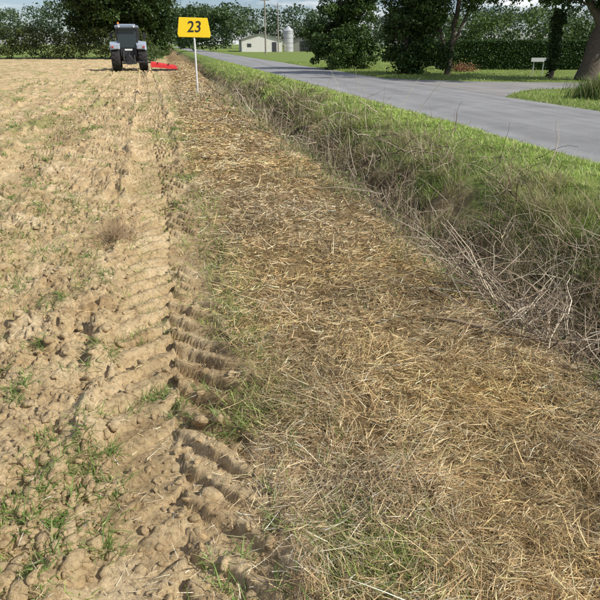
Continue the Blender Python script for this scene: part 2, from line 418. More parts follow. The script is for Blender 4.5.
parts.append(blades(X, Y, .05*rng.uniform(.4, 1.5, n)*np.clip(Y/8, 1, 1.8), .004*np.clip(Y/4, 1, 7), mixc(n, G1, [.3, .3, .15, .1, .1, .05], .2), (20, 80), (10, 60), 2))
n = 13000; Y = sampY(n, 1.1, 30, 1.8); w = .30+rng.normal(0, .12, n)+.4*np.exp(-((Y-1.5)/.5)**2)*rng.random(n); X = w-S*Y
k = fbm(X*3, Y*1.5, 520, 3) > .48; X, Y = X[k], Y[k]; n = len(X)
parts.append(blades(X, Y, .07*rng.uniform(.4, 1.5, n), .0030*np.clip(Y/3, 1, 7), mixc(n, G1, [.22, .15, .13, .1, .2, .2], .2), (20, 75), (10, 60)))
n = 5000; Y = sampY(n, 1.1, 12, 1.8); w = rng.uniform(.3, 2.0, n); X = w-S*Y
k = fbm(X*2+9, Y*2, 530, 3)-.02*Y > .50; X, Y = X[k], Y[k]; n = len(X)
parts.append(blades(X, Y, .07*rng.uniform(.5, 1.5, n), .0028*np.clip(Y/3, 1, 7), mixc(n, G1, [.22, .2, .13, .1, .2, .15], .2), (20, 75), (10, 60)))
V, F, C = merge(parts)
mesh_np('weed_tufts', V, F, M_grass, C)

# ---------------------------------------------------------------- dead brush in the ditch
def stems(X, Y, L, r, lean, cols, k=6, wig=.12, dz=0.0, azm=None, droop=.5):
    n = len(X); z = H(X, Y)+dz
    az = rng.random(n)*2*math.pi if azm is None else azm
    P = np.zeros((n, k, 3)); P[:, 0] = np.stack([X, Y, z], -1)
    th = lean.copy()
    for i in range(1, k):
        az = az+rng.normal(0, wig, n); th = th+rng.normal(droop/k, wig, n)
        d = np.stack([np.cos(az)*np.sin(th), np.sin(az)*np.sin(th), np.cos(th)], -1)
        P[:, i] = P[:, i-1]+d*(L/(k-1))[:, None]
    R = r[:, None]*np.linspace(1, .35, k)[None]
    return tubes(P, R, 3, cols)
TW = [(.30, .22, .14), (.16, .115, .08), (.46, .38, .27), (.08, .058, .036), (.58, .50, .37)]
parts = []
n = 12500; Y = sampY(n, 1.8, 30, 1.5); w = rng.normal(3.1, .6, n)+.7*(fbm(Y*.9, Y*0, 620, 3)-.4); w = np.clip(w, 1.95, 4.8); X = w-S*Y
dn = fbm(X*1.1, Y*.8, 600, 3)+rng.normal(0, .05, n)-.05*np.abs(w-3) > .40; X, Y, w = X[dn], Y[dn], w[dn]; n = len(X)
parts.append(stems(X, Y, rng.uniform(.12, .62, n), rng.uniform(.001, .0036, n)*np.clip(Y/5, 1, 5), np.radians(rng.uniform(15, 95, n)), mixc(n, TW, [.28, .27, .16, .21, .08], .2), dz=rng.random(n)*.22, wig=.28))
for (px, py, m) in ((560, 330, 130), (520, 285, 120), (430, 225, 90), (590, 290, 120), (480, 250, 90), (400, 190, 70), (350, 150, 60), (320, 130, 50), (540, 310, 80), (270, 105, 50), (460, 215, 60), (560, 240, 60), (510, 210, 60), (590, 250, 60), (540, 260, 70), (300, 120, 50), (500, 310, 60)):
    x, y = px2g(px, py); sc = max(.22, y*.045)
    a0 = rng.uniform(1.2, 3.2)
    X = x+rng.normal(0, sc, m); Y = y+rng.normal(0, sc*1.4, m)
    parts.append(stems(X, Y, rng.uniform(.25, .8, m), rng.uniform(.0016, .0052, m)*max(1, y/5), np.radians(rng.uniform(50, 95, m)), mixc(m, TW, [.27, .24, .22, .12, .15], .2), dz=rng.random(m)*.32, azm=rng.normal(a0, .9, m), droop=.25, wig=.2))
V, F, C = merge(parts)
mesh_np('dead_brush', V, F, M_twig, C)
parts = []
for (px, py, m, hgt) in ((262, 118, 60, .6), (300, 130, 50, .7), (330, 140, 40, .8), (385, 150, 14, .9), (345, 165, 40, .6), (250, 108, 60, .6), (470, 230, 20, .5), (180, 102, 90, .5), (415, 160, 16, .8), (510, 225, 14, .5), (280, 100, 40, .6), (210, 100, 80, .5), (370, 120, 10, 1.1), (340, 112, 10, 1.0)):
    x, y = px2g(px, py); X = x+rng.normal(0, .25*max(1, y/8), m); Y = y+rng.normal(0, .4, m)
    parts.append(stems(X, Y, hgt*rng.uniform(.4, 1.25, m), rng.uniform(.0015, .003, m)*max(1, y/6), np.radians(rng.uniform(0, 40, m)), mixc(m, [(.5, .42, .26), (.6, .52, .36), (.3, .24, .14)], None, .15), k=7, wig=.13, droop=.4))
V, F, C = merge(parts)
mesh_np('dry_stalks', V, F, M_twig, C)
nt_ = 260; Yt = sampY(nt_, 3.5, 34, 1.2); wt = rng.choice([2.2, 3.0, 4.0], nt_, p=[.4, .3, .3])+rng.normal(0, .3, nt_)
rep = 60; sp = np.repeat(np.clip(Yt/10, .5, 1.6), rep)*.09
Y = np.repeat(Yt, rep)+rng.normal(0, 1, nt_*rep)*sp; w = np.repeat(wt, rep)+rng.normal(0, 1, nt_*rep)*sp; n = len(Y)
V, F, C = blades(w-S*Y, Y, np.repeat(rng.uniform(.12, .45, nt_), rep)*rng.uniform(.5, 1.2, n), .004*np.clip(Y/4.5, 1, 5), mixc(n, [(.58, .49, .29), (.42, .34, .18), (.30, .32, .11), (.20, .26, .06)], [.35, .25, .2, .2], .18)*(.7+.3*rng.random((n, 1))), (0, 50), (15, 80), 4)
mesh_np('dry_grass', V, F, M_grass, C)
parts = []
for (px, py, m, r) in ((585, 300, 300, .12), (575, 275, 240, .12), (560, 320, 160, .12), (360, 200, 300, .3), (330, 165, 260, .4), (430, 240, 300, .25), (300, 140, 300, .6), (520, 255, 350, .25), (270, 118, 300, .7), (455, 205, 350, .4), (490, 300, 200, .2), (240, 104, 200, .6), (400, 215, 250, .25), (545, 290, 220, .15), (500, 275, 200, .15), (590, 330, 200, .1), (560, 250, 250, .2), (480, 225, 250, .25)):
    x, y = px2g(px, py); c = np.stack([x+rng.normal(0, r, m), y+rng.normal(0, r, m), np.zeros(m)], -1)
    c[:, 2] = H(c[:, 0], c[:, 1])+rng.random(m)**1.5*.28
    parts.append(leaves(c, rng.uniform(.012, .035, m)*max(1, y/6), mixc(m, [(.11, .18, .035), (.18, .26, .06), (.06, .10, .02)], None, .2)))
V, F, C = merge(parts)
mesh_np('bramble_bush', V, F, M_leaf, C)
x, y = px2g(118, 240); m = 420
X = x+rng.normal(0, .09, m); Y = y+rng.normal(0, .11, m)
V, F, C = stems(X, Y, rng.uniform(.08, .26, m), rng.uniform(.0012, .0022, m), np.radians(rng.uniform(0, 90, m)), mixc(m, [(.4, .28, .16), (.3, .2, .11), (.5, .38, .24)], None, .2), wig=.3)
mesh_np('dead_weed', V, F, M_twig, C)
parts = []
for (px, py, L, r, az) in ((480, 345, .35, .018, 2.6), (545, 350, .4, .008, 2.9), (395, 240, .5, .009, 2.2)):
    x, y = px2g(px, py)
    parts.append(stems(np.array([x]), np.array([y]), np.array([L]), np.array([r]), np.array([1.5]), np.array([(.30, .22, .14)]), wig=.14, dz=.04, azm=np.array([az]), droop=.05))
V, F, C = merge(parts)
mesh_np('fallen_branch', V, F, M_twig, C)

# ---------------------------------------------------------------- trees
def empty(name, loc, rotz=0):
    e = bpy.data.objects.new(name, None); e.location = loc; e.rotation_euler = (0, 0, rotz); link(e); return e
def tree(name, base, trunk, crowns, leaf=.15, per=120, cr=.5, dark=(.03, .06, .015), light=(.09, .15, .03), limbs=.6, zmin=.0, ivy=0):
    E = empty(name, base)
    parts = []; tps = []
    for tl in trunk:
        A = np.array(tl, float)
        tt = np.linspace(0, 1, len(A)); t2 = np.linspace(0, 1, 12)
        Q = np.stack([np.interp(t2, tt, A[:, j]) for j in range(4)], -1)
        Q[1:, :2] += rng.normal(0, .03, (11, 2))
        parts.append(tubes(Q[None, :, :3], Q[None, :, 3], 9, np.array([(1., 1, 1)]))); tps.append(Q)
    TP = np.concatenate(tps)
    lv = []
    for (cx, cy, cz, rx, ry, rz, nc) in crowns:
        d = rng.normal(size=(nc, 3)); d /= np.linalg.norm(d, axis=1)[:, None]
        r = rng.random(nc)**(1/2.4)*(.85+.3*rng.random(nc))
        K = np.array([cx, cy, cz])+d*r[:, None]*np.array([rx, ry, rz])
        K = K[K[:, 2] > zmin]
        for c in K:
            if rng.random() < limbs:
                dd = np.linalg.norm(TP[:, :3]-c, axis=1)+np.where(TP[:, 2] > c[2], 3, 0)+np.where(TP[:, 2] < .25*TP[:, 2].max(), 2, 0)
                s = TP[np.argmin(dd)]
                t = np.linspace(0, 1, 6)[:, None]
                P = s[:3]*(1-t)+c*t; P[:, 2] += .12*np.linalg.norm(c-s[:3])*np.sin(t[:, 0]*math.pi)*.6
                P[1:-1] += rng.normal(0, .06*np.linalg.norm(c-s[:3])/2, (4, 3))
                rad = np.linspace(min(s[3]*.5, .03+.02*np.linalg.norm(c-s[:3])), .008, 6)
                parts.append(tubes(P[None], rad[None], 5, np.array([(1., 1, 1)])))
        m = rng.poisson(per, len(K)); I = np.repeat(np.arange(len(K)), m); n = len(I)
        cs = cr*rng.uniform(.6, 1.4, len(K))
        o = rng.normal(size=(n, 3)); o /= np.linalg.norm(o, axis=1)[:, None]; o *= (rng.random(n)**(1/2.2))[:, None]
        P = K[I]+o*cs[I][:, None]*np.array([1, 1, .7])
        P[:, 2] = np.maximum(P[:, 2], .02)
        kb = rng.random(len(K))
        mixf = np.clip(kb[I]*.7+.3*rng.random(n), 0, 1)[:, None]
        col = np.array(dark)*(1-mixf)+np.array(light)*mixf
        col = col*(1+rng.normal(0, .15, (n, 1)))
        lv.append(leaves(P, leaf*rng.uniform(.6, 1.4, n), np.clip(col, .005, 1)))
    if ivy:
        Q = tps[0]; i = rng.integers(0, len(Q), ivy)
        P = Q[i, :3]+rng.normal(0, 1, (ivy, 3))*np.array([.12, .12, .2])
        lv.append(leaves(P, leaf*.8*np.ones(ivy), mixc(ivy, [dark, light], None, .2)))
    V, F, C = merge(parts); mesh_np('trunk_and_limbs', V, F, M_bark, None, E, True)
    V, F, C = merge(lv); mesh_np('foliage', V, F, M_leaf, C, E)
    return E
tree('bushy_tree', (2.6, 43, 0), [[(0, 0, 0, .16), (.1, 0, 2.5, .1), (0, 0, 4.8, .04)]],
     [(0, 0, 1.8, 2.2, 2.0, 1.9, 120), (.7, 0, 4.0, 1.9, 1.5, 1.5, 85), (-1.3, 0, 2.2, 1.2, 1, 1.3, 35), (1.5, 0, 4.8, 1.0, .8, 1.0, 25), (1.4, 0, 1.4, 1.1, 1, 1.3, 35)], leaf=.14, per=120, cr=.48, dark=(.022, .047, .01), light=(.09, .15, .03))
tree('broadleaf_tree', (5.9, 35.5, 0), [[(0, 0, 0, .16), (-.1, 0, 1.5, .12), (.1, 0, 4.5, .05)], [(.2, .1, 0, .1), (.8, 0, 2.2, .07), (1.2, 0, 4, .03)]],
     [(0, 0, 2.6, 1.6, 1.6, 2.5, 130), (-.3, 0, 4.8, 1.9, 1.6, 1.4, 60), (.3, 0, .8, 1.5, 1.2, .8, 40)], leaf=.14, per=120, cr=.45, dark=(.02, .042, .01), light=(.085, .14, .027))
tree('ash_tree', (7.9, 34.5, 0), [[(0, 0, 0, .17), (.1, 0, 1.4, .14), (.3, 0, 3.2, .12), (.5, 0, 6, .05)], [(.1, 0, .6, .1), (-.5, 0, 2, .08), (-.8, 0, 4.2, .04)], [(.2, 0, 1.6, .09), (.7, 0, 2.8, .07), (1.5, 0, 4.6, .03)]],
     [(.4, 0, 5.9, 3.2, 2.4, 2.3, 110), (-1.0, 0, 3.4, .9, 1, 1.3, 40), (1.1, 0, 3.7, .9, .8, .7, 18), (-.5, 0, 1.0, .6, .5, .6, 14)], leaf=.14, per=100, cr=.42, dark=(.025, .05, .012), light=(.10, .16, .03), ivy=500)
tree('ivy_covered_tree', (12.3, 31.5, 0), [[(0, 0, 0, .13), (0, 0, 1.6, .1), (.05, 0, 3.1, .05)]],
     [(0, 0, 1.5, .18, .18, 1.5, 60), (0, 0, 2.6, .32, .28, .6, 26), (.1, 0, 1.2, .3, .2, .5, 8)], leaf=.10, per=70, cr=.2, dark=(.015, .035, .01), light=(.06, .10, .02))
tree('oak_tree', (13.4, 30.0, 0), [[(0, 0, 0, .56), (.08, 0, .4, .46), (.35, 0, 2.0, .40), (.8, 0, 3.6, .34), (1.2, 0, 7, .12)], [(.45, 0, 2.1, .2), (-.6, -.2, 3.6, .15), (-2.6, -.5, 4.9, .06)], [(.8, 0, 3.0, .18), (2.4, 0, 4.5, .12), (4, 0, 6, .05)]],
     [(.5, 0, 6.4, 5.6, 4.5, 2.9, 230), (-2.2, -.3, 4.0, 3.0, 1.8, .8, 100), (2.5, 0, 4.4, 2.5, 2, .9, 40), (.6, -.3, 3.5, 1.2, .8, .5, 24)], leaf=.15, per=90, cr=.48, dark=(.02, .045, .012), light=(.09, .15, .03))
tree('large_oak_tree', (-20.6, 76, 0), [[(0, 0, 0, .5), (.1, 0, 3, .4), (0, 0, 9, .15)], [(0, 0, 2.6, .25), (-2.2, 0, 5.5, .12), (-3.5, 0, 8, .05)], [(0, 0, 3, .22), (2, 0, 5.5, .12), (3.8, 0, 7, .05)]],
     [(-.2, 0, 7.6, 7.0, 5.5, 4.4, 450), (2.6, 0, 4.0, 3.6, 2, 1.6, 90), (-2.8, 0, 4.1, 3.6, 2, 1.6, 90)], leaf=.28, per=100, cr=.95, dark=(.016, .036, .009), light=(.065, .11, .02))
tree('field_tree', (-18.6, 84, 0), [[(0, 0, 0, .3), (0, 0, 3, .2), (0, 0, 5, .1)]],
     [(0, 0, 2.4, 2.2, 2, 2.2, 60)], leaf=.28, per=80, cr=.8, dark=(.02, .045, .012), light=(.09, .15, .03))

def mass(name, centers, cs, per, leaf, dark, light, zs=.75):
    n0 = len(centers); I = np.repeat(np.arange(n0), per); n = len(I)
    o = rng.normal(size=(n, 3)); o /= np.linalg.norm(o, axis=1)[:, None]; o *= (rng.random(n)**(1/2.6))[:, None]
    P = centers[I]+o*cs[I][:, None]*np.array([1, 1, zs]); P[:, 2] = np.maximum(P[:, 2], .03)
    kb = rng.random(n0); f = np.clip(kb[I]*.65+.35*rng.random(n), 0, 1)[:, None]
    col = np.array(dark)*(1-f)+np.array(light)*f
    V, F, C = leaves(P, leaf*rng.uniform(.6, 1.4, n), col)
    return mesh_np(name, V, F, M_leaf, C)
n = 760
x = rng.uniform(-75, -17.0, n); top = 3.1+.9*(fbm(x*.16, x*0, 700, 3)-.3)*1.5
c = np.stack([x, 74+rng.normal(0, .8, n)+(x+17)*-.05, rng.random(n)*(top-.3)+.2], -1)
mass('hedgerow', c, rng.uniform(.5, 1.0, n), 75, .2, (.028, .05, .014), (.12, .155, .04))
n = 90; s = rng.random(n)
c = np.stack([-15.0+rng.normal(0, .4, n)+s*-6, 62+s*40, rng.random(n)*1.1+.1], -1)
mass('hedge', c, rng.uniform(.4, .8, n), 70, .18, (.04, .07, .02), (.13, .18, .05))
nL = 36000
hx0, hx1, hy, hh, hd = 9.2, 21.5, 43.5, 1.78, 1.1
f = rng.choice(3, nL, p=[.6, .28, .12])
P = np.zeros((nL, 3)); P[:, 0] = rng.uniform(hx0, hx1, nL)
P[:, 1] = np.where(f == 0, hy-hd/2, rng.uniform(hy-hd/2, hy+hd/2, nL))
P[:, 2] = np.where(f == 0, rng.uniform(0.03, hh, nL), np.where(f == 1, hh, rng.uniform(0, hh, nL)))
P += rng.normal(0, .04, (nL, 3)); P[:, 1] += .12*(fbm(P[:, 0]*1.5, P[:, 2]*1.5, 800, 3)-.5)
V, F, C = leaves(P, rng.uniform(.07, .13, nL), mixc(nL, [(.03, .06, .015), (.05, .10, .02), (.09, .15, .03)], [.4, .4, .2], .2))
hob = empty('trimmed_hedge', (0, 0, 0))
mesh_np('foliage', V, F, M_leaf, C, hob)
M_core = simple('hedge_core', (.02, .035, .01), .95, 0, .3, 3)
def boxmesh(name, lo, hi, mat, parent=None, bevel=0, seg=2):
    bm = bmesh.new(); bmesh.ops.create_cube(bm, size=1)
    for v in bm.verts:
        v.co = Vector([(lo[i]+hi[i])/2+v.co[i]*(hi[i]-lo[i]) for i in range(3)])
    if bevel: bmesh.ops.bevel(bm, geom=list(bm.edges), offset=bevel, segments=seg, affect='EDGES', profile=.6)
    me = bpy.data.meshes.new(name); bm.to_mesh(me); bm.free(); me.materials.append(mat)
    return link(bpy.data.objects.new(name, me), parent)
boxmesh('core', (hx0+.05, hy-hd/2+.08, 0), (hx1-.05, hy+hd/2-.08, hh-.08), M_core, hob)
n = 1700
x = rng.uniform(-200, 260, n); Yd = 250+rng.normal(0, 6, n)+.1*np.abs(x); top = 9+10*fbm(x*.035, x*0, 900, 4)
c = np.stack([x, Yd, rng.random(n)**.8*(top-1)+.8], -1)
mass('tree_line', c, rng.uniform(1.8, 3.6, n), 45, .85, (.04, .068, .032), (.11, .16, .075))
n = 300
x = rng.uniform(14, 80, n); top = 3.0+4.5*fbm(x*.12, x*0, 910, 3)
c = np.stack([x, 95+rng.normal(0, 2, n), rng.random(n)*(top-.5)+.5], -1)
mass('background_trees', c, rng.uniform(.9, 1.8, n), 70, .38, (.03, .06, .015), (.12, .18, .04))
n = 130
c = np.stack([rng.normal(-22.5, 4.5, n), 150+rng.normal(0, 2, n), rng.random(n)**.7*7.5+1], -1)
mass('roadside_trees', c, rng.uniform(1.2, 2.4, n), 80, .5, (.03, .06, .02), (.11, .17, .05))
x, y = px2g(462, 72.5)
m = 1300; P = np.stack([x+rng.normal(0, .38, m), y+rng.normal(0, .25, m), .08+np.abs(rng.normal(0, .2, m))], -1)
V, F, C = leaves(P, rng.uniform(.05, .1, m), mixc(m, [(.30, .10, .05), (.35, .2, .08), (.12, .12, .04), (.5, .3, .2)], None, .2))
mesh_np('flower_bed', V, F, M_leaf, C)
x, y = px2g(598, 101); m = 2600
X = x+rng.normal(.1, .35, m); Y = y+rng.normal(0, .4, m)
V, F, C = blades(X, Y, rng.uniform(.2, .75, m), np.full(m, .014), mixc(m, [(.06, .11, .025), (.11, .18, .04), (.28, .26, .1)], None, .2), (0, 30), (5, 50))
mesh_np('tall_grass', V, F, M_grass, C)

# ---------------------------------------------------------------- buildings / poles
M_wall = simple('render_wall', (.70, .67, .60), .9, 0, .08, 1.5)
M_roof = simple('fibre_cement_roof', (.22, .21, .20), .85, 0, .15, 2)
M_dark = simple('dark_opening', (.05, .05, .055), .5, 0, .1, 3)
M_wood = simple('pole_wood', (.30, .26, .21), .85, 0, .2, 4)
M_conc = simple('silo_metal', (.5, .5, .5), .5, .3, .1, 2)
def gable(name, loc, rot, w, d, he, hr, wall, roof, openings):
    E = empty(name, loc, rot)
    V = [(-w/2, 0, 0), (w/2, 0, 0), (w/2, 0, he), (0, 0, hr), (-w/2, 0, he), (-w/2, d, 0), (w/2, d, 0), (w/2, d, he), (0, d, hr), (-w/2, d, he)]
    Fc = [(0, 1, 2, 3, 4), (9, 8, 7, 6, 5), (0, 4, 9, 5), (1, 6, 7, 2)]
    me = bpy.data.meshes.new('walls'); me.from_pydata(V, [], Fc); me.materials.append(wall); link(bpy.data.objects.new('walls', me), E)
    o = .35; t = .1; k = (hr-he)/(w/2)
    for sgn, nm in ((-1, 'roof_left'), (1, 'roof_right')):
        xo = sgn*(w/2+o); zo = he-k*o+.03; zr = hr+.03
        V = [(0, -o, zr), (xo, -o, zo), (xo, d+o, zo), (0, d+o, zr)]; V += [(a, b, c+t) for a, b, c in V]
        Fc = [(0, 1, 2, 3), (7, 6, 5, 4), (0, 4, 5, 1), (1, 5, 6, 2), (2, 6, 7, 3), (3, 7, 4, 0)]
        me = bpy.data.meshes.new(nm); me.from_pydata(V, [], Fc); me.materials.append(roof); link(bpy.data.objects.new(nm, me), E)
    for i, (x0, x1, z0, z1) in enumerate(openings):
        boxmesh('opening_%d' % (i+1), (x0, -.04, z0), (x1, .05, z1), M_dark, E)
    return E
gable('farm_barn', (-8.3, 142, 0), .12, 8.8, 22, 2.5, 3.7, M_wall, M_roof, [(2.2, 3.2, 0, 2.0), (-3.2, -2.3, 1.0, 1.7)])
gable('farm_shed', (1.5, 150, 0), -.2, 6, 10, 2.6, 3.6, simple('shed_wall', (.4, .38, .34), .9), M_roof, [(-1.5, 1.5, 0, 2.2)])
def cyl(name, p0, p1, r0, r1, mat, parent=None, sides=16):
    p0 = Vector(p0); p1 = Vector(p1); d = p1-p0
    bm = bmesh.new(); bmesh.ops.create_cone(bm, cap_ends=True, segments=sides, radius1=r0, radius2=r1, depth=d.length)
    Mx = Matrix.Translation((p0+p1)/2) @ d.to_track_quat('Z', 'Y').to_matrix().to_4x4()
    bm.transform(Mx); me = bpy.data.meshes.new(name); bm.to_mesh(me); bm.free(); me.materials.append(mat)
    return link(bpy.data.objects.new(name, me), parent)
E = empty('grain_silo', (-2.6, 146, 0)); cyl('tank', (0, 0, 0), (0, 0, 4.3), 1.1, 1.1, M_conc, E, 24); cyl('cone_roof', (0, 0, 4.3), (0, 0, 5.3), 1.2, .15, M_conc, E, 24)
for k in range(4): cyl('ring_%d' % k, (0, 0, .8+k), (0, 0, .86+k), 1.13, 1.13, M_roof, E, 24)
def upole(name, x, y, h):
    E = empty(name, (x, y, 0)); cyl('pole', (0, 0, 0), (0, 0, h), .15, .1, M_wood, E, 12)
    cyl('crossarm', (-.7, 0, h-.5), (.7, 0, h-.5), .05, .05, M_wood, E, 8)
    for i, a in enumerate((-.6, 0, .6)): cyl('insulator_%d' % (i+1), (a, 0, h-.45), (a, 0, h-.22), .05, .03, M_conc, E, 8)
upole('utility_pole', -5.7, 108, 8.6); upole('utility_pole.001', -4.5, 135, 9.2)
parts = []
pts = [(-5.7, 108, 8.3), (-4.5, 135, 8.9), (-2.5, 190, 9)]
for a, b in zip(pts[:-1], pts[1:]):
    for off in (-.6, .6):
        t = np.linspace(0, 1, 14); P = np.array(a)*(1-t[:, None])+np.array(b)*t[:, None]; P[:, 0] += off; P[:, 2] -= .8*np.sin(t*math.pi)
        parts.append(tubes(P[None], np.full((1, 14), .012), 4, np.array([(.05, .05, .05)])))
V, F, C = merge(parts); mesh_np('power_lines', V, F, M_twig, C)

# ---------------------------------------------------------------- yellow number sign
M_yel = simple('sign_yellow', (.90, .62, .01), .45, 0, .04, 3)
M_blk = simple('sign_black', (.02, .02, .02), .5)
M_wht = simple('white_paint', (.75, .75, .73), .5, 0, .06, 8)
M_galv = simple('galvanised', (.55, .56, .57), .45, .4, .1, 10)
sx, sy = px2g(198, 96)
E = empty('number_sign', (sx, sy, float(H(np.array([sx]), np.array([sy]))[0])), math.radians(12))
cyl('post', (0, 0, -.1), (0, 0, 1.85), .028, .028, M_wht, E, 14)
V = [(-.50, 0, 1.72), (.50, 0, 1.70), (.53, 0, 1.80), (.45, 0, 2.28), (-.45, 0, 2.30), (-.53, 0, 1.82)]
V2 = [(a, -.045, c) for a, b, c in V]+[(a, .0-.005, c) for a, b, c in V]
Fc = [(0, 1, 2, 3, 4, 5), (11, 10, 9, 8, 7, 6)]+[(i, i+6, (i+1) % 6+6, (i+1) % 6) for i in range(6)]
me = bpy.data.meshes.new('panel'); me.from_pydata(V2, [], Fc); me.materials.append(M_yel)
pan = link(bpy.data.objects.new('panel', me), E)
b = pan.modifiers.new('b', 'BEVEL'); b.width = .012; b.segments = 2
boxmesh('bracket', (-.12, -.003, 1.78), (.12, .03, 2.1), M_galv, E, .004)
tx = bpy.data.curves.new('digits', 'FONT'); tx.body = '23'; tx.size = .46; tx.extrude = .003; tx.offset = .004; tx.align_x = 'CENTER'; tx.align_y = 'CENTER'; tx.shear = .15
tx.materials.append(M_blk)
to = link(bpy.data.objects.new('digits', tx), E); to.location = (0, -.05, 2.01); to.rotation_euler = (math.radians(90), 0, 0)

bx, by = px2g(537, 76)
E = empty('roadside_board', (bx, by, 0), -.1)
boxmesh('board', (-.42, -.02, .72), (.42, .02, .92), M_wht, E, .006)
cyl('post_1', (-.25, .05, 0), (-.25, .05, .9), .025, .025, M_galv, E, 8); cyl('post_2', (.25, .05, 0), (.25, .05, .9), .025, .025, M_galv, E, 8)

# ---------------------------------------------------------------- tractor
TL = (-10.95, 41.6, 0.0)
T = empty('tractor', TL, math.radians(13)); T.scale = (.9, .9, .9)
M_paint = simple('tractor_paint', (.22, .27, .33), .3, .3, .05, 2)
M_pale = simple('fender_silver', (.42, .47, .54), .35, .3, .05, 2)
M_tyre = simple('tyre_rubber', (.03, .028, .026), .85, 0, .4, 8, .01)
M_rim = simple('rim_paint', (.45, .46, .48), .4, .3, .1, 5)
M_bk = simple('black_plastic', (.025, .025, .028), .45, 0, .2, 4)
M_red = simple('mower_red', (.60, .03, .025), .4, 0, .12, 4)
M_glass, ntg, bg = newmat('cab_glass'); bg.inputs['Base Color'].default_value = (.05, .07, .08, 1); bg.inputs['Roughness'].default_value = .05; bg.inputs['Alpha'].default_value = .65
M_lamp = simple('lamp_red', (.5, .03, .02), .3); M_or = simple('beacon_orange', (.8, .25, .02), .3)
def wheel(name, x, y, R, width, parent):
    prof = [(-.28, .0), (-.3, .3), (-.35, .56), (-.5, .60), (-.52, .75), (-.47, .90), (-.38, .955), (0, .965), (.38, .955), (.47, .90), (.52, .75), (.5, .60), (.35, .56), (.3, .3), (.28, .0)]
    N = 40; V = []; Fc = []
    for i in range(N):
        a = 2*math.pi*i/N
        for (u, r) in prof: V.append((x+u*width, y+r*R*math.cos(a), R+r*R*math.sin(a)))
    K = len(prof)
    for i in range(N):
        for k in range(K-1):
            Fc.append((i*K+k, i*K+k+1, ((i+1) % N)*K+k+1, ((i+1) % N)*K+k))
    me = bpy.data.meshes.new(name); me.from_pydata(V, [], Fc); me.materials.append(M_tyre); me.materials.append(M_rim)
    for i, p in enumerate(me.polygons):
        k = i % (K-1)
        if k < 2 or k > K-4: p.material_index = 1
    link(bpy.data.objects.new(name, me), parent)
    bm = bmesh.new(); nl = 20
    for s in (-1, 1):
        for i in range(nl):
            a0 = 2*math.pi*(i+(.5 if s > 0 else 0))/nl
            pr_ = []
            for (u, da) in ((0.02, .16), (.25, .07), (.49, 0)):
                for dd in (-.035, .035):
                    for rr in (.94, 1.0 if u < .45 else .955):
                        a = a0+da+dd; pr_.append(bm.verts.new((x+s*u*width, y+rr*R*math.cos(a), R+rr*R*math.sin(a))))
            for q in (0, 4):
                A = pr_[q:q+8]
                for fc in ((0, 1, 5, 4), (2, 6, 7, 3), (1, 3, 7, 5), (0, 2, 3, 1), (4, 5, 7, 6)):
                    try: bm.faces.new([A[j] for j in fc])
                    except ValueError: pass
    me = bpy.data.meshes.new(name+'_lugs'); bm.to_mesh(me); bm.free(); me.materials.append(M_tyre)
    link(bpy.data.objects.new(name+'_lugs', me), parent)
wheel('rear_wheel_left', -.93, 0, .93, .60, T); wheel('rear_wheel_right', .93, 0, .93, .60, T)
wheel('front_wheel_left', -.90, 2.6, .66, .45, T); wheel('front_wheel_right', .90, 2.6, .66, .45, T)
for s, nm in ((-1, 'left'), (1, 'right')):
    V = []; K = 15; x0, x1 = s*.56, s*1.24
    for i in range(K):
        a = math.radians(30+i*(138/(K-1))); r = 1.03
        y_, z_ = -r*math.cos(a), .93+r*math.sin(a)
        r2 = 1.08; y2, z2 = -r2*math.cos(a), .93+r2*math.sin(a)
        V += [(x0, y_, z_), (x1, y_, z_-.03), (x1, y2, z2-.06), (x0, y2, z2)]
    Fc = []
    for i in range(K-1):
        for k in range(4): Fc.append((i*4+k, i*4+(k+1) % 4, (i+1)*4+(k+1) % 4, (i+1)*4+k))
    Fc += [(0, 3, 2, 1), ((K-1)*4, (K-1)*4+1, (K-1)*4+2, (K-1)*4+3)]
    me = bpy.data.meshes.new('fender_'+nm); me.from_pydata(V, [], Fc); me.materials.append(M_pale); link(bpy.data.objects.new('fender_'+nm, me), T)
    boxmesh('fender_panel_'+nm, (min(s*.60, s*1.16), -.98, 1.46), (max(s*.60, s*1.16), -.80, 1.78), M_pale, T, .05)
    boxmesh('tail_lamp_'+nm, (min(s*.98, s*1.12), -1.02, 1.54), (max(s*.98, s*1.12), -.95, 1.64), M_lamp, T, .01)
    cyl('rear_pillar_'+nm, (s*.62, -.55, 1.5), (s*.68, -.5, 2.82), .05, .05, M_bk, T, 8)
    cyl('front_pillar_'+nm, (s*.60, 1.05, 1.3), (s*.62, .85, 2.82), .045, .045, M_bk, T, 8)
    cyl('mid_pillar_'+nm, (s*.74, .15, 1.5), (s*.74, .12, 2.82), .04, .04, M_bk, T, 8)
    cyl('mirror_arm_'+nm, (s*.66, .9, 2.5), (s*1.18, .85, 2.5), .018, .018, M_bk, T, 8)
    boxmesh('mirror_'+nm, (min(s*1.05, s*1.25), .80, 2.1), (max(s*1.05, s*1.25), .86, 2.48), M_bk, T, .02)
    cyl('lift_arm_'+nm, (s*.32, -.3, .75), (s*.42, -1.25, .55), .045, .04, M_bk, T, 8)
    cyl('lift_rod_'+nm, (s*.34, -.55, 1.35), (s*.38, -.85, .62), .03, .03, M_bk, T, 8)
    cyl('work_lamp_'+nm, (s*.5, -.80, 2.90), (s*.5, -.68, 2.90), .07, .07, M_wht, T, 12)
    boxmesh('step_'+nm, (min(s*.6, s*.95), .95, .55), (max(s*.6, s*.95), 1.4, .6), M_bk, T, .01)
boxmesh('cab_body', (-.58, -.52, .95), (.58, 1.05, 1.52), M_bk, T, .05)
boxmesh('rear_window', (-.60, -.55, 1.54), (.60, -.53, 2.78), M_glass, T)
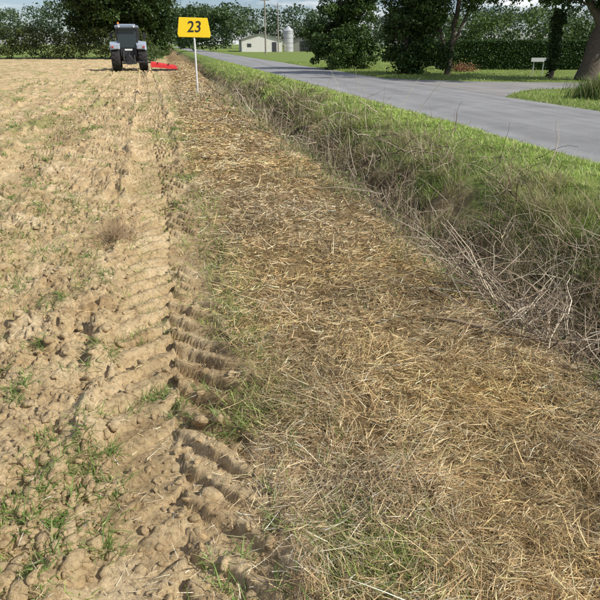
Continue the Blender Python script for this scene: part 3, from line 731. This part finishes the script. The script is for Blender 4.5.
boxmesh('windscreen', (-.58, .90, 1.54), (.58, .92, 2.78), M_glass, T)
boxmesh('side_window_left', (-.70, -.45, 1.54), (-.68, .86, 2.78), M_glass, T); boxmesh('side_window_right', (.68, -.45, 1.54), (.70, .86, 2.78), M_glass, T)
boxmesh('roof', (-.80, -.72, 2.80), (.80, 1.1, 2.98), M_paint, T, .07, 3)
boxmesh('roof_top', (-.6, -.5, 2.97), (.6, .9, 3.06), M_pale, T, .04, 3)
boxmesh('roof_rear_bar', (-.72, -.76, 2.72), (.72, -.70, 2.81), M_bk, T, .01)
boxmesh('seat_back', (-.26, -.1, 1.5), (.26, .05, 2.25), M_bk, T, .06, 3)
boxmesh('seat_cushion', (-.27, .05, 1.45), (.27, .5, 1.6), M_bk, T, .05, 3)
cyl('steering_wheel', (0, .78, 1.85), (0, .80, 1.9), .2, .2, M_bk, T, 20)
boxmesh('hood', (-.42, 1.07, 1.0), (.42, 3.1, 1.62), M_paint, T, .1, 3)
boxmesh('chassis', (-.3, -.4, .55), (.3, 3.0, .98), M_bk, T, .03)
cyl('rear_axle', (-.8, 0, .93), (.8, 0, .93), .17, .17, M_bk, T, 16); cyl('front_axle', (-.75, 2.6, .66), (.75, 2.6, .66), .09, .09, M_bk, T, 12)
boxmesh('rear_housing', (-.32, -.6, .6), (.32, -.2, 1.45), M_bk, T, .04)
boxmesh('hitch_block', (-.2, -.75, .45), (.2, -.55, 1.05), M_bk, T, .02)
cyl('top_link', (0, -.55, 1.2), (.05, -1.3, 1.05), .035, .035, M_bk, T, 8)
cyl('exhaust', (.62, 1.15, 1.4), (.62, 1.15, 2.75), .06, .05, M_galv, T, 12)
cyl('beacon', (-.55, -.4, 3.0), (-.55, -.4, 3.18), .07, .06, M_or, T, 12)
cyl('antenna', (.5, .2, 3.05), (.5, .1, 3.5), .008, .005, M_bk, T, 6)
boxmesh('number_plate', (-.26, -.63, 1.36), (.26, -.605, 1.47), M_wht, T)
E = empty('disc_mower', TL, math.radians(13)); E.scale = (.95, .9, .9)
boxmesh('headstock', (-.45, -1.45, .5), (.45, -1.3, .62), M_bk, E, .02)
cyl('headstock_post_left', (-.4, -1.38, .55), (0, -1.38, 1.1), .035, .035, M_bk, E, 8); cyl('headstock_post_right', (.4, -1.38, .55), (0, -1.38, 1.1), .035, .035, M_bk, E, 8)
cyl('boom', (.3, -1.4, .62), (1.5, -1.35, .60), .06, .05, M_bk, E, 10)
tl = -.10
V = [(1.35, -1.65, .30), (3.05, -1.65, .30), (3.05, -1.62, .46), (2.95, -1.4, .56), (1.42, -1.4, .66), (1.35, -1.62, .56),
     (1.35, -.65, .30), (3.05, -.65, .30), (3.05, -.7, .46), (2.95, -.9, .56), (1.42, -.9, .66), (1.35, -.7, .56)]
V = [(a, b, c+(a-1.35)*tl) for a, b, c in V]
Fc = [(0, 1, 2, 5), (5, 2, 3, 4), (4, 3, 9, 10), (10, 9, 8, 11), (11, 8, 7, 6), (0, 5, 11, 6), (5, 4, 10, 11), (1, 7, 8, 2), (2, 8, 9, 3)]
me = bpy.data.meshes.new('guard_hood'); me.from_pydata(V, [], Fc); me.materials.append(M_red); link(bpy.data.objects.new('guard_hood', me), E)
cyl('hood_rib_1', (1.8, -1.66, .52), (1.8, -1.42, .6), .03, .03, M_bk, E, 8); cyl('hood_rib_2', (2.5, -1.66, .44), (2.5, -1.42, .52), .03, .03, M_bk, E, 8)
boxmesh('skirt', (1.37, -1.69, .06), (3.03, -1.66, .16), M_bk, E); boxmesh('cutter_bar', (1.4, -1.3, .06), (3.0, -1.0, .12), M_galv, E, .02)
for i in range(4): cyl('disc_%d' % (i+1), (1.6+i*.4, -1.15, .12), (1.6+i*.4, -1.15, .16), .19, .1, M_red, E, 14)

# ---------------------------------------------------------------- light, world
elev = math.radians(40); D = Vector((.82, -.33, 0)).normalized()*math.cos(elev); D.z = math.sin(elev)
sd = bpy.data.lights.new('sun', 'SUN'); sd.energy = 5.0; sd.angle = math.radians(.5); sd.color = (1, .965, .895)
so = link(bpy.data.objects.new('sun', sd)); so.rotation_euler = D.to_track_quat('Z', 'Y').to_euler()
wd = bpy.data.worlds.new('World'); scene.world = wd; wd.use_nodes = True
nt = wd.node_tree; bgn = nt.nodes['Background']
sky = nt.nodes.new('ShaderNodeTexSky'); sky.sky_type = 'NISHITA'; sky.sun_disc = False; sky.sun_elevation = elev; sky.sun_rotation = math.atan2(D.x, D.y)
sky.air_density = 1.0; sky.dust_density = .4; sky.ozone_density = 3
tint = nt.nodes.new('ShaderNodeMixRGB'); tint.blend_type = 'MULTIPLY'; tint.inputs[0].default_value = 1; tint.inputs[2].default_value = (1.05, 1.1, 1.3, 1)
nt.links.new(sky.outputs[0], tint.inputs[1])
tc = nt.nodes.new('ShaderNodeTexCoord'); mp = nt.nodes.new('ShaderNodeMapping'); mp.inputs['Scale'].default_value = (1, 1, 5); mp.inputs['Location'].default_value = (.3, .1, .2)
nz = nt.nodes.new('ShaderNodeTexNoise'); nz.inputs['Scale'].default_value = 5; nz.inputs['Detail'].default_value = 5; nz.inputs['Roughness'].default_value = .58
nt.links.new(tc.outputs['Generated'], mp.inputs[0]); nt.links.new(mp.outputs[0], nz.inputs['Vector'])
rp = nt.nodes.new('ShaderNodeValToRGB'); rp.color_ramp.elements[0].position = .48; rp.color_ramp.elements[1].position = .62
nt.links.new(nz.outputs[0], rp.inputs[0])
mx = nt.nodes.new('ShaderNodeMixRGB'); mx.inputs[2].default_value = (12.5, 12.7, 13, 1)
nt.links.new(rp.outputs[0], mx.inputs[0]); nt.links.new(tint.outputs[0], mx.inputs[1]); nt.links.new(mx.outputs[0], bgn.inputs[0])
bgn.inputs[1].default_value = .08

# ---------------------------------------------------------------- camera
cd = bpy.data.cameras.new('camera'); cd.sensor_width = 36; cd.lens = 36; cd.clip_end = 6000; cd.clip_start = .05
co = link(bpy.data.objects.new('camera', cd)); co.location = (0, 0, 1.6); co.rotation_euler = (math.radians(90-23.1), 0, 0)
scene.camera = co
